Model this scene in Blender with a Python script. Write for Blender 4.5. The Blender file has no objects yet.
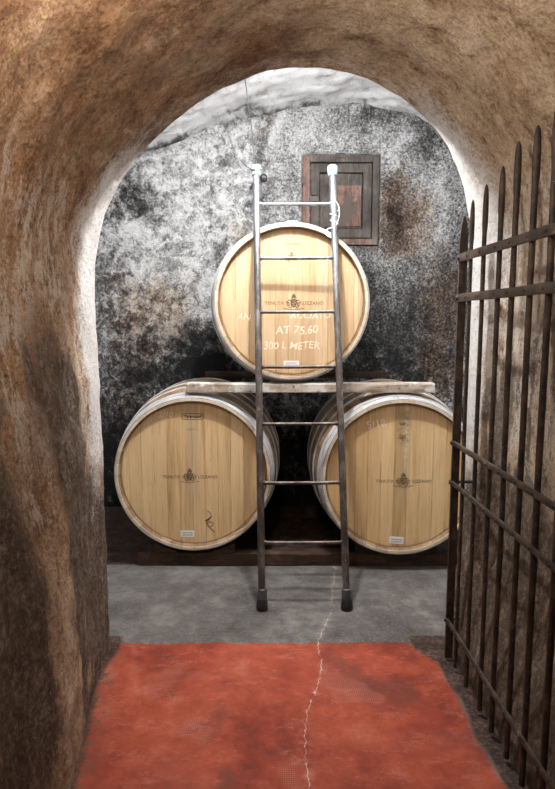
import bpy, bmesh, math, random
from mathutils import Vector, noise, Matrix
random.seed(7)
C = bpy.context.scene.collection
PI = math.pi

# ------------------------------------------------------------------ helpers
def clamp(x, a=0.0, b=1.0): return max(a, min(b, x))
def sm(a, b, x):
    t = clamp((x - a) / (b - a)) if a != b else float(x > a)
    return t * t * (3 - 2 * t)
def nz(x, y, z): return noise.noise(Vector((x, y, z)))
def fbm(x, y, z, o=4, H=0.8): return noise.fractal(Vector((x, y, z)), H, 2.0, o)
def gauss(x, y, cx, cy, a, b): return math.exp(-(((x - cx) / a) ** 2 + ((y - cy) / b) ** 2))

class BM:
    def __init__(s): s.b = bmesh.new()
    def box(s, lo, hi, bev=0.0, rot=None, seg=1):
        r = bmesh.ops.create_cube(s.b, size=1)
        vs = r['verts']
        c = [(lo[i] + hi[i]) / 2 for i in range(3)]; d = [hi[i] - lo[i] for i in range(3)]
        for v in vs:
            p = Vector((v.co.x * d[0], v.co.y * d[1], v.co.z * d[2]))
            if rot is not None: p = rot @ p
            v.co = p + Vector(c)
        if bev > 0:
            es = {e for v in vs for e in v.link_edges}
            bmesh.ops.bevel(s.b, geom=list(es), offset=bev, segments=seg, affect='EDGES', profile=0.6)
        return s
    def tube(s, pts, rad, seg=12, cap=True, flat=None):
        pts = [Vector(p) for p in pts]
        n = len(pts); rs = rad if isinstance(rad, (list, tuple)) else [rad] * n
        rings = []; prev = None
        for i, p in enumerate(pts):
            t = (pts[min(i + 1, n - 1)] - pts[max(i - 1, 0)]).normalized()
            if prev is None:
                a = Vector((0, 0, 1)) if abs(t.z) < 0.9 else Vector((1, 0, 0))
                x = t.cross(a).normalized()
            else: x = (prev - t * prev.dot(t)).normalized()
            prev = x; y = t.cross(x)
            rings.append([s.b.verts.new(p + (x * math.cos(2 * PI * k / seg) + y * math.sin(2 * PI * k / seg) * (flat or 1)) * rs[i]) for k in range(seg)])
        for i in range(n - 1):
            for k in range(seg):
                s.b.faces.new((rings[i][k], rings[i][(k + 1) % seg], rings[i + 1][(k + 1) % seg], rings[i + 1][k]))
        if cap:
            s.b.faces.new(rings[0][::-1]); s.b.faces.new(rings[-1])
        return s
    def lathe_y(s, prof, seg=96, closed=False, cx=0, cz=0, wob=None):
        # prof: (y, r) list, revolved about the local Y axis
        rings = []
        for (y, r) in prof:
            ring = []
            for k in range(seg):
                a = 2 * PI * k / seg
                rr = r + (wob(a, y) if wob else 0)
                ring.append(s.b.verts.new((cx + rr * math.cos(a), y, cz + rr * math.sin(a))))
            rings.append(ring)
        m = len(prof)
        for i in range(m if closed else m - 1):
            A = rings[i]; B = rings[(i + 1) % m]
            for k in range(seg):
                s.b.faces.new((A[k], A[(k + 1) % seg], B[(k + 1) % seg], B[k]))
        return rings
    def poly(s, pts, y0, y1):
        a = [s.b.verts.new((p[0], y0, p[1])) for p in pts]; b = [s.b.verts.new((p[0], y1, p[1])) for p in pts]
        n = len(pts)
        s.b.faces.new(a[::-1]); s.b.faces.new(b)
        for i in range(n): s.b.faces.new((a[i], a[(i + 1) % n], b[(i + 1) % n], b[i]))
        return s
    def build(s, name, mat, parent=None, smooth=True, sharp=35):
        me = bpy.data.meshes.new(name)
        bmesh.ops.recalc_face_normals(s.b, faces=s.b.faces)
        s.b.to_mesh(me); s.b.free()
        if mat: me.materials.append(mat)
        if smooth:
            me.shade_smooth()
            try: me.set_sharp_from_angle(angle=math.radians(sharp))
            except Exception: pass
        o = bpy.data.objects.new(name, me); C.objects.link(o)
        if parent: o.parent = parent
        return o

def thing(name, label, cat, loc=(0, 0, 0), group=None):
    o = bpy.data.objects.new(name, None); C.objects.link(o); o.location = loc; o.empty_display_size = .1
    return tag(o, label, cat, group)
def tag(o, label, cat, group=None):
    o['label'] = label; o['category'] = cat
    if group: o['group'] = group
    return o
def struct(o): o['kind'] = 'structure'; return o

def text_part(name, body, size, mat, parent, loc, shear=0.0, align='CENTER', sx=1.0, jit=0.0, rot=0.0, offs=0.0):
    cu = bpy.data.curves.new(name + '_src', 'FONT'); cu.body = body; cu.size = size; cu.shear = shear
    cu.align_x = align; cu.align_y = 'CENTER'; cu.extrude = 0.0004; cu.resolution_u = 3; cu.offset = offs
    t = bpy.data.objects.new(name + '_src', cu); C.objects.link(t)
    bpy.context.view_layer.update()
    dg = bpy.context.evaluated_depsgraph_get()
    me = bpy.data.meshes.new_from_object(t.evaluated_get(dg)); me.name = name
    bpy.data.objects.remove(t); bpy.data.curves.remove(cu)
    for v in me.vertices:
        x, y, z = v.co; x *= sx
        if jit: x += jit * nz(x * 14, y * 14, 3); y += jit * nz(x * 14, y * 14, 9)
        x, y = x * math.cos(rot) - y * math.sin(rot), x * math.sin(rot) + y * math.cos(rot)
        v.co = (x, -z, y)          # upright, facing -Y
    me.materials.clear(); me.materials.append(mat)
    o = bpy.data.objects.new(name, me); C.objects.link(o); o.parent = parent; o.location = loc
    return o

# ------------------------------------------------------------------ node helper
class M:
    def __init__(s, name, rough=0.8, metal=0.0, spec=0.3):
        s.m = bpy.data.materials.new(name); s.m.use_nodes = True
        s.nt = s.m.node_tree; s.b = s.nt.nodes['Principled BSDF']
        s.b.inputs['Roughness'].default_value = rough; s.b.inputs['Metallic'].default_value = metal
        s.b.inputs['Specular IOR Level'].default_value = spec
        s._bump = None
    def n(s, t): return s.nt.nodes.new(t)
    def put(s, sock, v):
        if isinstance(v, bpy.types.NodeSocket): s.nt.links.new(v, sock)
        elif isinstance(v, (tuple, list)) and len(v) == 3 and sock.type == 'RGBA': sock.default_value = (*v, 1)
        else: sock.default_value = v
    def pos(s): return s.n('ShaderNodeNewGeometry').outputs['Position']
    def obj(s): return s.n('ShaderNodeTexCoord').outputs['Object']
    def rnd(s): return s.n('ShaderNodeObjectInfo').outputs['Random']
    def map(s, vec, sc=(1, 1, 1), loc=(0, 0, 0)):
        k = s.n('ShaderNodeMapping'); s.put(k.inputs['Vector'], vec); k.inputs['Scale'].default_value = sc; s.put(k.inputs['Location'], loc)
        return k.outputs[0]
    def noise(s, vec, scale=5, detail=4, rough=0.6, dist=0.0, col=False):
        k = s.n('ShaderNodeTexNoise'); s.put(k.inputs['Vector'], vec); k.inputs['Scale'].default_value = scale
        k.inputs['Detail'].default_value = detail; k.inputs['Roughness'].default_value = rough; k.inputs['Distortion'].default_value = dist
        return k.outputs['Color' if col else 'Fac']
    def voro(s, vec, scale=5, feat='F1', rand=1.0):
        k = s.n('ShaderNodeTexVoronoi'); k.feature = feat; s.put(k.inputs['Vector'], vec); k.inputs['Scale'].default_value = scale
        k.inputs['Randomness'].default_value = rand
        return k.outputs['Distance']
    def white(s, w):
        k = s.n('ShaderNodeTexWhiteNoise'); k.noise_dimensions = '1D'; s.put(k.inputs['W'], w); return k.outputs['Value']
    def attr(s, name):
        k = s.n('ShaderNodeAttribute'); k.attribute_name = name; return k.outputs['Fac']
    def xyz(s, vec):
        k = s.n('ShaderNodeSeparateXYZ'); s.put(k.inputs[0], vec); return k.outputs
    def op(s, o, a, b=0.0, c=0.0, cl=False):
        k = s.n('ShaderNodeMath'); k.operation = o; k.use_clamp = cl
        s.put(k.inputs[0], a); s.put(k.inputs[1], b); s.put(k.inputs[2], c); return k.outputs[0]
    def add(s, a, b): return s.op('ADD', a, b)
    def mul(s, a, b): return s.op('MULTIPLY', a, b)
    def step(s, a, lo, hi):
        k = s.n('ShaderNodeMapRange'); k.interpolation_type = 'SMOOTHSTEP'
        s.put(k.inputs['Value'], a); s.put(k.inputs['From Min'], lo); s.put(k.inputs['From Max'], hi); return k.outputs[0]
    def mix(s, f, a, b, mode='MIX'):
        k = s.n('ShaderNodeMix'); k.data_type = 'RGBA'; k.blend_type = mode; k.clamp_factor = True
        s.put(k.inputs[0], f); s.put(k.inputs[6], a); s.put(k.inputs[7], b); return k.outputs[2]
    def ramp(s, f, stops):
        k = s.n('ShaderNodeValToRGB'); s.put(k.inputs[0], f); e = k.color_ramp.elements
        while len(e) < len(stops): e.new(0.5)
        for i, (p, c) in enumerate(stops): e[i].position = p; e[i].color = (*c, 1)
        return k.outputs[0]
    def col(s, c): s.put(s.b.inputs['Base Color'], c); return s
    def rough(s, v): s.put(s.b.inputs['Roughness'], v); return s
    def bump(s, h, strength=0.5, dist=0.01):
        k = s.n('ShaderNodeBump'); k.inputs['Strength'].default_value = strength; k.inputs['Distance'].default_value = dist
        s.put(k.inputs['Height'], h)
        if s._bump is not None: s.nt.links.new(s._bump, k.inputs['Normal'])
        s._bump = k.outputs[0]; s.nt.links.new(s._bump, s.b.inputs['Normal']); return s

# ------------------------------------------------------------------ materials
def mat_passage():
    m = M('passage_plaster', 0.85, spec=0.25); P = m.pos()
    big = m.noise(P, 2.2, 5, 0.6, 0.8)
    mid0 = m.noise(m.map(P, (1, 1, 0.75), (3, 1, 2)), 7.5, 9, 0.72, 0.5)
    fine = m.noise(P, 42, 6, 0.78)
    grit = m.noise(m.map(P, loc=(3, 3, 1)), 110, 4, 0.8)
    mid = m.add(mid0, m.add(m.mul(m.add(fine, -0.5), 0.75), m.mul(m.add(grit, -0.5), 0.60)))
    strk = m.noise(m.map(P, (1, 1, 0.36), (7, 5, 2)), 15, 9, 0.78, 0.15)
    pit = m.voro(P, 60)
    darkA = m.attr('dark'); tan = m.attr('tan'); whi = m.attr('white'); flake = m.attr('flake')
    brown = m.ramp(mid, [(0.28, (0.10, 0.048, 0.022)), (0.42, (0.24, 0.128, 0.066)), (0.54, (0.37, 0.215, 0.120)), (0.72, (0.58, 0.39, 0.25))])
    tanc = m.ramp(mid, [(0.24, (0.14, 0.085, 0.05)), (0.36, (0.38, 0.26, 0.16)), (0.50, (0.62, 0.47, 0.32)), (0.72, (0.85, 0.72, 0.56))])
    hue = m.noise(m.map(P, (1, 1, 0.6), (9, 4, 6)), 2.6, 6, 0.65, 0.4)
    brown = m.mix(m.mul(m.step(hue, 0.50, 0.60), 0.55), brown, m.ramp(mid, [(0.3, (0.12, 0.045, 0.016)), (0.6, (0.36, 0.165, 0.065))]))
    brown = m.mix(m.mul(m.op('SUBTRACT', 1.0, m.step(hue, 0.38, 0.47)), 0.6), brown, m.ramp(mid, [(0.3, (0.22, 0.145, 0.095)), (0.6, (0.56, 0.41, 0.29))]))
    c = m.mix(tan, brown, tanc)
    c = m.mix(m.mul(m.step(big, 0.47, 0.62), m.add(0.5, m.mul(tan, -0.25))), c, m.mix(tan, (0.11, 0.055, 0.03), (0.36, 0.22, 0.13)))
    # pale lime flakes over old brown render
    fl = m.step(m.add(m.add(strk, m.mul(m.add(grit, fine), 0.26)), m.mul(flake, 0.30)), m.add(1.03, m.mul(tan, -0.09)), m.add(1.18, m.mul(tan, -0.12)))
    c = m.mix(m.mul(fl, m.mul(flake, 0.9)), c, m.mix(tan, (0.56, 0.46, 0.37), (0.86, 0.80, 0.72)))
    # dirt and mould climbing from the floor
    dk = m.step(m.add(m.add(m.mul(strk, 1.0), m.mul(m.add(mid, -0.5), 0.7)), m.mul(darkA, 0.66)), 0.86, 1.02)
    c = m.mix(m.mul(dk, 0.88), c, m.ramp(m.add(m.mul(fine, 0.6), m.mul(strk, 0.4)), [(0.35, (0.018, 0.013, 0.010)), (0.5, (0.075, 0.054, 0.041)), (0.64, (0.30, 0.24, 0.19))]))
    # whitish plaster at the passage mouth, with the room's light painted in
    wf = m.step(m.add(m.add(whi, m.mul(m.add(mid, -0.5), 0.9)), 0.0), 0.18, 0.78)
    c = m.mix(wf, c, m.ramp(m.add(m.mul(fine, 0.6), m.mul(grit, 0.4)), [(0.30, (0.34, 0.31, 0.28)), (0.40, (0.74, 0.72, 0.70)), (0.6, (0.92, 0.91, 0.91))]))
    sp = m.step(m.noise(P, 95, 4, 0.7), 0.60, 0.66)
    c = m.mix(m.mul(sp, 0.6), c, (0.05, 0.033, 0.024))
    m.col(c)
    m.bump(mid0, 0.8, 0.032).bump(m.add(m.mul(fine, 1.0), m.mul(strk, 0.8)), 0.9, 0.014).bump(m.add(grit, m.mul(pit, 0.6)), 0.8, 0.008)
    return m.m

def mat_backwall():
    m = M('mouldy_lime_plaster', 0.9, spec=0.2); P = m.pos()
    warp = m.n('ShaderNodeVectorMath'); warp.operation = 'MULTIPLY_ADD'
    wn = m.noise(P, 3.0, 3, 0.6, col=True); m.put(warp.inputs[0], wn); warp.inputs[1].default_value = (0.16, 0.16, 0.16); m.put(warp.inputs[2], P)
    W = warp.outputs[0]
    cloud = m.noise(W, 7.0, 10, 0.75, 0.3)
    ed = m.voro(W, 7, 'F1')
    fine = m.noise(P, 55, 6, 0.75)
    med = m.noise(m.map(P, loc=(5, 2, 1)), 17, 6, 0.7, 0.4)
    vert = m.noise(m.map(P, (1, 1, 0.12), (1, 2, 3)), 26, 5, 0.7)
    dark = m.attr('dark'); light = m.attr('light'); brn = m.attr('brown'); calm = m.attr('calm')
    curl = m.noise(W, 19, 8, 0.8, 0.35); grit = m.noise(P, 120, 3, 0.8)
    v = m.add(m.add(m.mul(m.add(cloud, -0.5), 1.0), 0.505), m.mul(m.add(curl, -0.5), 0.55))
    v = m.add(v, m.mul(m.add(fine, -0.5), 0.65)); v = m.add(v, m.mul(m.add(med, -0.5), 0.5)); v = m.add(v, m.mul(m.add(grit, -0.5), 0.35))
    pt = m.step(m.noise(m.map(W, loc=(4, 4, 9)), 11, 6, 0.7, 0.8), 0.47, 0.55); v = m.add(v, m.add(-0.07, m.mul(pt, 0.14)))
    cv = m.add(m.add(0.50, m.mul(m.add(cloud, -0.5), 0.45)), m.add(m.mul(m.add(fine, -0.5), 1.1), m.mul(m.add(grit, -0.5), 0.7)))
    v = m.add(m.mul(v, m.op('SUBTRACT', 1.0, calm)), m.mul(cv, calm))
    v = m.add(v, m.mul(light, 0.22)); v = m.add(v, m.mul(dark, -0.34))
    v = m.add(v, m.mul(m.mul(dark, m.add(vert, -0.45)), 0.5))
    c = m.ramp(v, [(0.16, (0.010, 0.010, 0.011)), (0.33, (0.055, 0.053, 0.052)), (0.44, (0.17, 0.17, 0.17)), (0.54, (0.36, 0.365, 0.37)), (0.68, (0.66, 0.67, 0.68)), (0.85, (0.82, 0.83, 0.84))])
    bc = m.ramp(v, [(0.16, (0.014, 0.010, 0.008)), (0.33, (0.085, 0.055, 0.040)), (0.48, (0.24, 0.175, 0.125)), (0.68, (0.55, 0.47, 0.37)), (0.85, (0.75, 0.69, 0.60))])
    bf = m.step(m.add(brn, m.mul(m.add(med, -0.5), 1.2)), 0.25, 0.75)
    c = m.mix(m.mul(bf, 0.8), c, bc)
    sp = m.step(m.noise(m.map(P, loc=(2, 8, 4)), 42, 5, 0.8), 0.58, 0.64)
    c = m.mix(m.mul(sp, 0.75), c, (0.03, 0.028, 0.027))
    m.col(c); m.bump(v, 0.7, 0.03).bump(fine, 0.7, 0.008)
    return m.m

def mat_vault():
    m = M('whitewashed_vault_plaster', 0.85, spec=0.2); P = m.pos()
    a = m.noise(m.map(P, (1, 0.45, 1)), 9, 7, 0.7, 0.6); f = m.noise(P, 60, 4, 0.7)
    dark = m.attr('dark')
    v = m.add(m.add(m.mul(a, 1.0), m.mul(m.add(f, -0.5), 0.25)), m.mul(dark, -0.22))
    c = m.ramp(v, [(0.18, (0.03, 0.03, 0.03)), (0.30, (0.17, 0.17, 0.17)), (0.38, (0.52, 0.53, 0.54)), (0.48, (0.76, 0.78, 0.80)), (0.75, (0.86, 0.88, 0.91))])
    m.col(c); m.bump(a, 0.5, 0.02).bump(f, 0.5, 0.006); return m.m

def mat_floor():
    m = M('painted_concrete', 0.75, spec=0.15); P = m.pos(); X, Y, Z = m.xyz(P)
    n1 = m.noise(P, 3.0, 5, 0.6, 0.4); n2 = m.noise(m.map(P, loc=(4, 1, 0)), 12, 7, 0.7); n3 = m.noise(P, 70, 4, 0.7)
    red = m.ramp(m.add(m.mul(n1, 0.6), m.mul(n2, 0.4)), [(0.32, (0.12, 0.023, 0.014)), (0.44, (0.22, 0.040, 0.022)), (0.55, (0.31, 0.066, 0.036)), (0.68, (0.40, 0.13, 0.085))])
    # scuffs and pale dust on the paint
    sc = m.step(m.add(m.noise(m.map(P, (1, 2.2, 1), (9, 3, 1)), 6, 9, 0.82), m.mul(m.add(n3, -0.5), 0.3)), 0.52, 0.66)
    red = m.mix(m.mul(sc, 0.30), red, (0.46, 0.22, 0.17))
    ds = m.step(m.noise(m.map(P, loc=(2.2, 7.1, 1)), 2.6, 4, 0.6), 0.56, 0.68)
    red = m.mix(m.mul(ds, 0.6), red, (0.13, 0.042, 0.033))
    # faint imprint of a lattice mat
    wv = m.n('ShaderNodeTexWave'); wv.bands_direction = 'X'; m.put(wv.inputs['Vector'], P); wv.inputs['Scale'].default_value = 44; wv.inputs['Distortion'].default_value = .6
    wv2 = m.n('ShaderNodeTexWave'); wv2.bands_direction = 'Y'; m.put(wv2.inputs['Vector'], P); wv2.inputs['Scale'].default_value = 40; wv2.inputs['Distortion'].default_value = .6
    lat = m.mul(m.op('MAXIMUM', wv.outputs['Fac'], wv2.outputs['Fac']), m.step(m.noise(P, 2.7, 2, 0.5, 0.5), 0.48, 0.62))
    red = m.mix(m.mul(m.step(lat, 0.75, 1.0), 0.26), red, (0.52, 0.28, 0.22))
    gray = m.ramp(m.add(m.mul(n1, 0.5), m.mul(n2, 0.5)), [(0.34, (0.048, 0.045, 0.043)), (0.5, (0.10, 0.096, 0.092)), (0.66, (0.20, 0.19, 0.18))])
    gray = m.mix(m.mul(m.step(n3, 0.5, 0.66), 0.3), gray, (0.24, 0.22, 0.20))
    gray = m.mix(m.mul(m.step(m.noise(m.map(P, (1, 1.4, 1), (1, 9, 1)), 5, 7, 0.75), 0.55, 0.72), 0.35), gray, (0.28, 0.27, 0.25))
    # where the paint stops: far edge and both wall edges
    wob = m.mul(m.add(n2, -0.5), 0.05)
    e1 = m.step(m.add(m.add(Y, wob), m.mul(m.add(n3, -0.5), 0.02)), 2.462, 2.478)
    xr = m.add(X, m.mul(m.add(m.noise(P, 5, 4, 0.6), -0.5), 0.10))
    lim = m.attr('paintedge')            # right hand limit of the paint
    e2 = m.step(m.add(m.add(X, m.mul(lim, -1.0)), m.mul(m.add(wob, m.mul(m.add(n3, -0.5), 0.04)), 1.0)), -0.012, 0.014)
    g = m.op('MAXIMUM', e1, e2)
    liml = m.attr('paintleft')
    e3 = m.step(m.add(m.add(m.mul(X, -1.0), liml), m.mul(m.add(n2, -0.5), 0.32)), -0.05, 0.06)
    red = m.mix(m.mul(e3, m.step(m.noise(P, 30, 5, 0.75), 0.42, 0.60)), red, (0.10, 0.065, 0.048))
    c = m.mix(g, red, gray)
    dirt_shade = m.attr('dirt_shade')  # dirt along the walls plus painted shade under the barrels
    dn = m.step(m.add(dirt_shade, m.mul(m.add(n2, -0.5), 0.9)), 0.35, 0.85)
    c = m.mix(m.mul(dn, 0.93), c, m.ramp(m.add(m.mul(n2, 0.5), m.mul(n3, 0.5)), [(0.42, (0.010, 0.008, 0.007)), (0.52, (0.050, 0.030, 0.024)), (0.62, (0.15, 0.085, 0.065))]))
    # long crack crossing paint and bare concrete
    ck = m.op('ABSOLUTE', m.add(m.add(X, m.mul(m.attr('crackx'), -1.0)), m.mul(m.add(m.noise(P, 22, 5, 0.7), -0.5), 0.050)))
    cm_ = m.op('SUBTRACT', 1.0, m.step(ck, 0.0006, 0.0030))
    halo = m.op('SUBTRACT', 1.0, m.step(ck, 0.0, 0.03))
    c = m.mix(m.mul(m.mul(halo, m.step(n2, 0.45, 0.7)), 0.25), c, (0.55, 0.42, 0.37))
    c = m.mix(m.mul(m.mul(cm_, m.add(0.10, m.step(n2, 0.38, 0.62))), m.add(1.0, m.mul(m.step(Y, 2.4, 2.8), -0.6))), c, (0.55, 0.45, 0.39))
    m.col(c); m.rough(m.add(0.5, m.mul(n2, 0.3)))
    m.bump(n1, 0.3, 0.02).bump(n2, 0.35, 0.006).bump(m.add(m.mul(lat, 0.6), n3), 0.25, 0.0015); m.bump(m.mul(cm_, -1.0), 0.4, 0.003)
    return m.m

def mat_head(name, centre, tint=(1, 1, 1), off=0.0, streak=0.0):
    m = M(name, 0.55, spec=0.35); P = m.obj(); X, Y, Z = m.xyz(P)
    w = 0.072
    xi = m.op('DIVIDE', m.add(X, off), w); idn = m.op('FLOOR', xi); fr = m.op('FRACT', xi)
    r = m.white(m.add(idn, off * 31.7)); r2 = m.white(m.add(idn, 51.3 + off))
    sh = m.n('ShaderNodeCombineXYZ'); m.put(sh.inputs[2], m.mul(r, 9.0)); m.put(sh.inputs[0], m.mul(r2, 3.0))
    g = m.noise(m.map(P, (1, 1, 0.035), sh.outputs[0]), 85, 6, 0.7, 0.3)
    g2 = m.noise(m.map(P, (1, 1, 0.10), sh.outputs[0]), 14, 4, 0.6, 0.8)
    v = m.add(m.add(m.mul(g, 0.50), m.mul(g2, 0.45)), m.mul(m.add(r, -0.5), 0.14))
    c = m.ramp(v, [(0.24, (0.32, 0.195, 0.095)), (0.38, (0.54, 0.375, 0.21)), (0.50, (0.66, 0.49, 0.30)), (0.62, (0.75, 0.59, 0.395))])
    c = m.mix(m.mul(m.step(r2, 0.55, 0.95), 0.30), c, (0.50, 0.335, 0.19))
    # greyed centre board
    cb = m.op('SUBTRACT', 1.0, m.step(m.op('ABSOLUTE', m.add(X, -centre)), 0.034, 0.040))
    zz = m.step(m.add(Z, m.mul(g2, 0.2)), -0.18, 0.02)
    c = m.mix(m.mul(m.mul(cb, zz), 0.42), c, (0.40, 0.345, 0.27))
    if streak:
        st = m.mul(m.op('SUBTRACT', 1.0, m.step(m.op('ABSOLUTE', m.add(m.add(X, -centre - 0.012), m.mul(m.add(g2, -0.5), 0.03))), 0.004, 0.022)), m.step(Z, -0.02, 0.12))
        c = m.mix(m.mul(m.mul(st, m.step(m.noise(P, 30, 5, 0.7), 0.38, 0.58)), 0.55), c, (0.78, 0.74, 0.68))
        bl = m.mul(m.op('SUBTRACT', 1.0, m.step(m.op('ABSOLUTE', m.add(X, -centre + 0.005)), 0.01, 0.045)), m.mul(m.step(Z, 0.17, 0.22), m.op('SUBTRACT', 1.0, m.step(Z, 0.31, 0.37))))
        c = m.mix(m.mul(m.mul(bl, m.step(m.noise(P, 26, 5, 0.75), 0.47, 0.56)), 0.75), c, (0.07, 0.045, 0.03))
    # stains along the joints
    jt = m.op('SUBTRACT', 1.0, m.step(m.op('ABSOLUTE', m.add(fr, -0.5)), 0.44, 0.495)); jt = m.op('SUBTRACT', 1.0, jt)
    jn = m.step(m.noise(m.map(P, (1, 1, 0.4)), 9, 5, 0.7), 0.42, 0.62)
    c = m.mix(m.mul(m.mul(jt, m.add(0.15, jn)), 0.42), c, (0.20, 0.12, 0.06))
    fs = m.step(m.noise(m.map(P, (1, 1, 0.05), (8, 1, 3)), 120, 4, 0.7), 0.58, 0.70)
    c = m.mix(m.mul(fs, 0.30), c, (0.26, 0.16, 0.08))
    kn = m.step(m.noise(m.map(P, (1.6, 1, 0.55), (3, 3, off * 9)), 11, 5, 0.7), 0.64, 0.76)
    c = m.mix(m.mul(kn, 0.35), c, (0.22, 0.13, 0.07))
    c = m.mix(1.0, c, tint, 'MULTIPLY')
    m.col(c); m.bump(g, 0.25, 0.002).bump(m.mul(jt, -1.0), 0.4, 0.002)
    return m.m

def mat_stave():
    m = M('oak_staves', 0.7, spec=0.3); P = m.obj(); X, Y, Z = m.xyz(P)
    a = m.mul(m.op('ARCTAN2', Z, X), 40 / (2 * PI)); idn = m.op('FLOOR', a); fr = m.op('FRACT', a)
    r = m.white(idn)
    g = m.noise(m.map(P, (1, 0.06, 1)), 60, 6, 0.7); g2 = m.noise(P, 9, 5, 0.65)
    v = m.add(m.add(m.mul(g, 0.35), m.mul(g2, 0.4)), m.mul(r, 0.2))
    c = m.ramp(v, [(0.25, (0.10, 0.060, 0.035)), (0.5, (0.24, 0.155, 0.09)), (0.75, (0.42, 0.30, 0.19))])
    endg = m.op('SUBTRACT', 1.0, m.step(Y, 0.0005, 0.004))
    c = m.mix(m.mul(endg, 0.85), c, m.ramp(v, [(0.3, (0.50, 0.40, 0.28)), (0.65, (0.78, 0.69, 0.56))]))
    jt = m.step(m.op('ABSOLUTE', m.add(fr, -0.5)), 0.46, 0.495)
    c = m.mix(m.mul(jt, m.add(0.7, m.mul(endg, -0.45))), c, (0.04, 0.025, 0.015))
    m.col(c); m.bump(g, 0.3, 0.003).bump(m.mul(jt, -1.0), 0.5, 0.003); return m.m

def mat_hoop():
    m = M('galvanised_hoop_steel', 0.5, 0.35, 0.4); P = m.obj()
    a = m.noise(m.map(P, (1, 3, 1)), 14, 6, 0.7, 0.3); f = m.noise(m.map(P, (1, 6, 1)), 60, 4, 0.6)
    c = m.ramp(m.add(m.mul(a, 0.7), m.mul(f, 0.3)), [(0.3, (0.24, 0.25, 0.26)), (0.46, (0.52, 0.54, 0.56)), (0.60, (0.74, 0.77, 0.80))])
    c = m.mix(m.step(m.noise(P, 25, 5, 0.75), 0.60, 0.72), c, (0.19, 0.12, 0.08))
    m.col(c); m.rough(m.add(0.38, m.mul(a, 0.3))); m.bump(f, 0.15, 0.002); return m.m

def mat_wood(name, stops, axis='x', scale=1.0, spots=None, rough=0.8, patch=None):
    m = M(name, rough, spec=0.25); P = m.obj()
    sc = {'x': (0.08, 1, 1), 'z': (1, 1, 0.08)}[axis]
    g = m.noise(m.map(P, sc), 60 * scale, 6, 0.7, 0.4); g2 = m.noise(P, 7 * scale, 6, 0.7, 0.5)
    v = m.add(m.mul(g, 0.5), m.mul(g2, 0.5))
    c = m.ramp(v, stops)
    if patch:
        lo, hi, col = patch
        c = m.mix(m.step(m.noise(m.map(P, loc=(3, 1, 2)), 4.5 * scale, 6, 0.7), lo, hi), c, col)
    if spots: c = m.mix(m.step(m.noise(P, 30, 5, 0.75), 0.58, 0.68), c, spots)
    m.col(c); m.bump(g, 0.5, 0.004).bump(g2, 0.4, 0.006); return m.m

def mat_pipe():
    m = M('worn_galvanised_pipe', 0.42, 0.55, 0.5); P = m.pos(); X, Y, Z = m.xyz(P)
    a = m.noise(m.map(P, (1, 1, 0.35)), 22, 6, 0.7, 0.3)
    hi = m.step(m.add(Z, m.mul(a, 0.6)), 1.3, 2.6)
    lo = m.ramp(a, [(0.32, (0.030, 0.024, 0.021)), (0.5, (0.085, 0.070, 0.062)), (0.68, (0.24, 0.21, 0.19))])
    up = m.ramp(a, [(0.3, (0.09, 0.096, 0.105)), (0.6, (0.22, 0.235, 0.255))])
    c = m.mix(hi, lo, up)  # upper pipe paler: brightness from the lamp put into the colour
    rust = m.mul(m.step(m.noise(m.map(P, (1, 1, 0.4), (5, 2, 1)), 18, 6, 0.75), 0.56, 0.68), m.op('SUBTRACT', 1.0, hi))
    c = m.mix(rust, c, (0.13, 0.075, 0.045))
    spk = m.step(m.noise(P, 120, 3, 0.7), 0.66, 0.72)
    c = m.mix(m.mul(spk, 0.7), c, (0.62, 0.58, 0.53))
    m.col(c); m.rough(m.add(0.30, m.mul(a, 0.35))); m.bump(a, 0.3, 0.003); return m.m

def mat_iron():
    m = M('rusty_wrought_iron', 0.6, 0.25, 0.35); P = m.pos()
    a = m.noise(m.map(P, (1, 1, 0.5)), 25, 7, 0.72, 0.3); f = m.noise(P, 140, 4, 0.7)
    c = m.ramp(a, [(0.3, (0.018, 0.015, 0.014)), (0.48, (0.045, 0.036, 0.031)), (0.6, (0.095, 0.066, 0.050)), (0.75, (0.20, 0.145, 0.11))])
    c = m.mix(m.mul(m.step(f, 0.62, 0.7), 0.5), c, (0.42, 0.36, 0.31))
    m.col(c); m.rough(m.add(0.4, m.mul(a, 0.4))); m.bump(a, 0.5, 0.004).bump(f, 0.4, 0.0015); return m.m

def flat(name, col, rough=0.6, metal=0.0, vary=0.0, sc=30):
    m = M(name, rough, metal); c = col
    if vary:
        n = m.noise(m.obj(), sc, 4, 0.6); c = m.mix(n, tuple(x * (1 - vary) for x in col), tuple(min(1, x * (1 + vary)) for x in col))
    else: c = m.mix(0.0, col, col)
    return m.col(c).m

def mat_chalk(strength=0.5):
    m = M('white_chalk', 0.9); f = m.noise(m.obj(), 160, 3, 0.7)
    m.col(m.mix(m.mul(m.step(f, 0.35, 0.6), strength), (0.60, 0.44, 0.26), (0.93, 0.90, 0.84))); return m.m
def mat_stamp(name, ink):
    m = M(name, 0.7); f = m.noise(m.obj(), 120, 3, 0.7)
    m.col(m.mix(m.step(f, 0.42, 0.72), ink, (0.40, 0.27, 0.15))); return m.m

MP, MBW, MV, MF = mat_passage(), mat_backwall(), mat_vault(), mat_floor()
MST, MHP, MPIPE, MIRON = mat_stave(), mat_hoop(), mat_pipe(), mat_iron()

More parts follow.
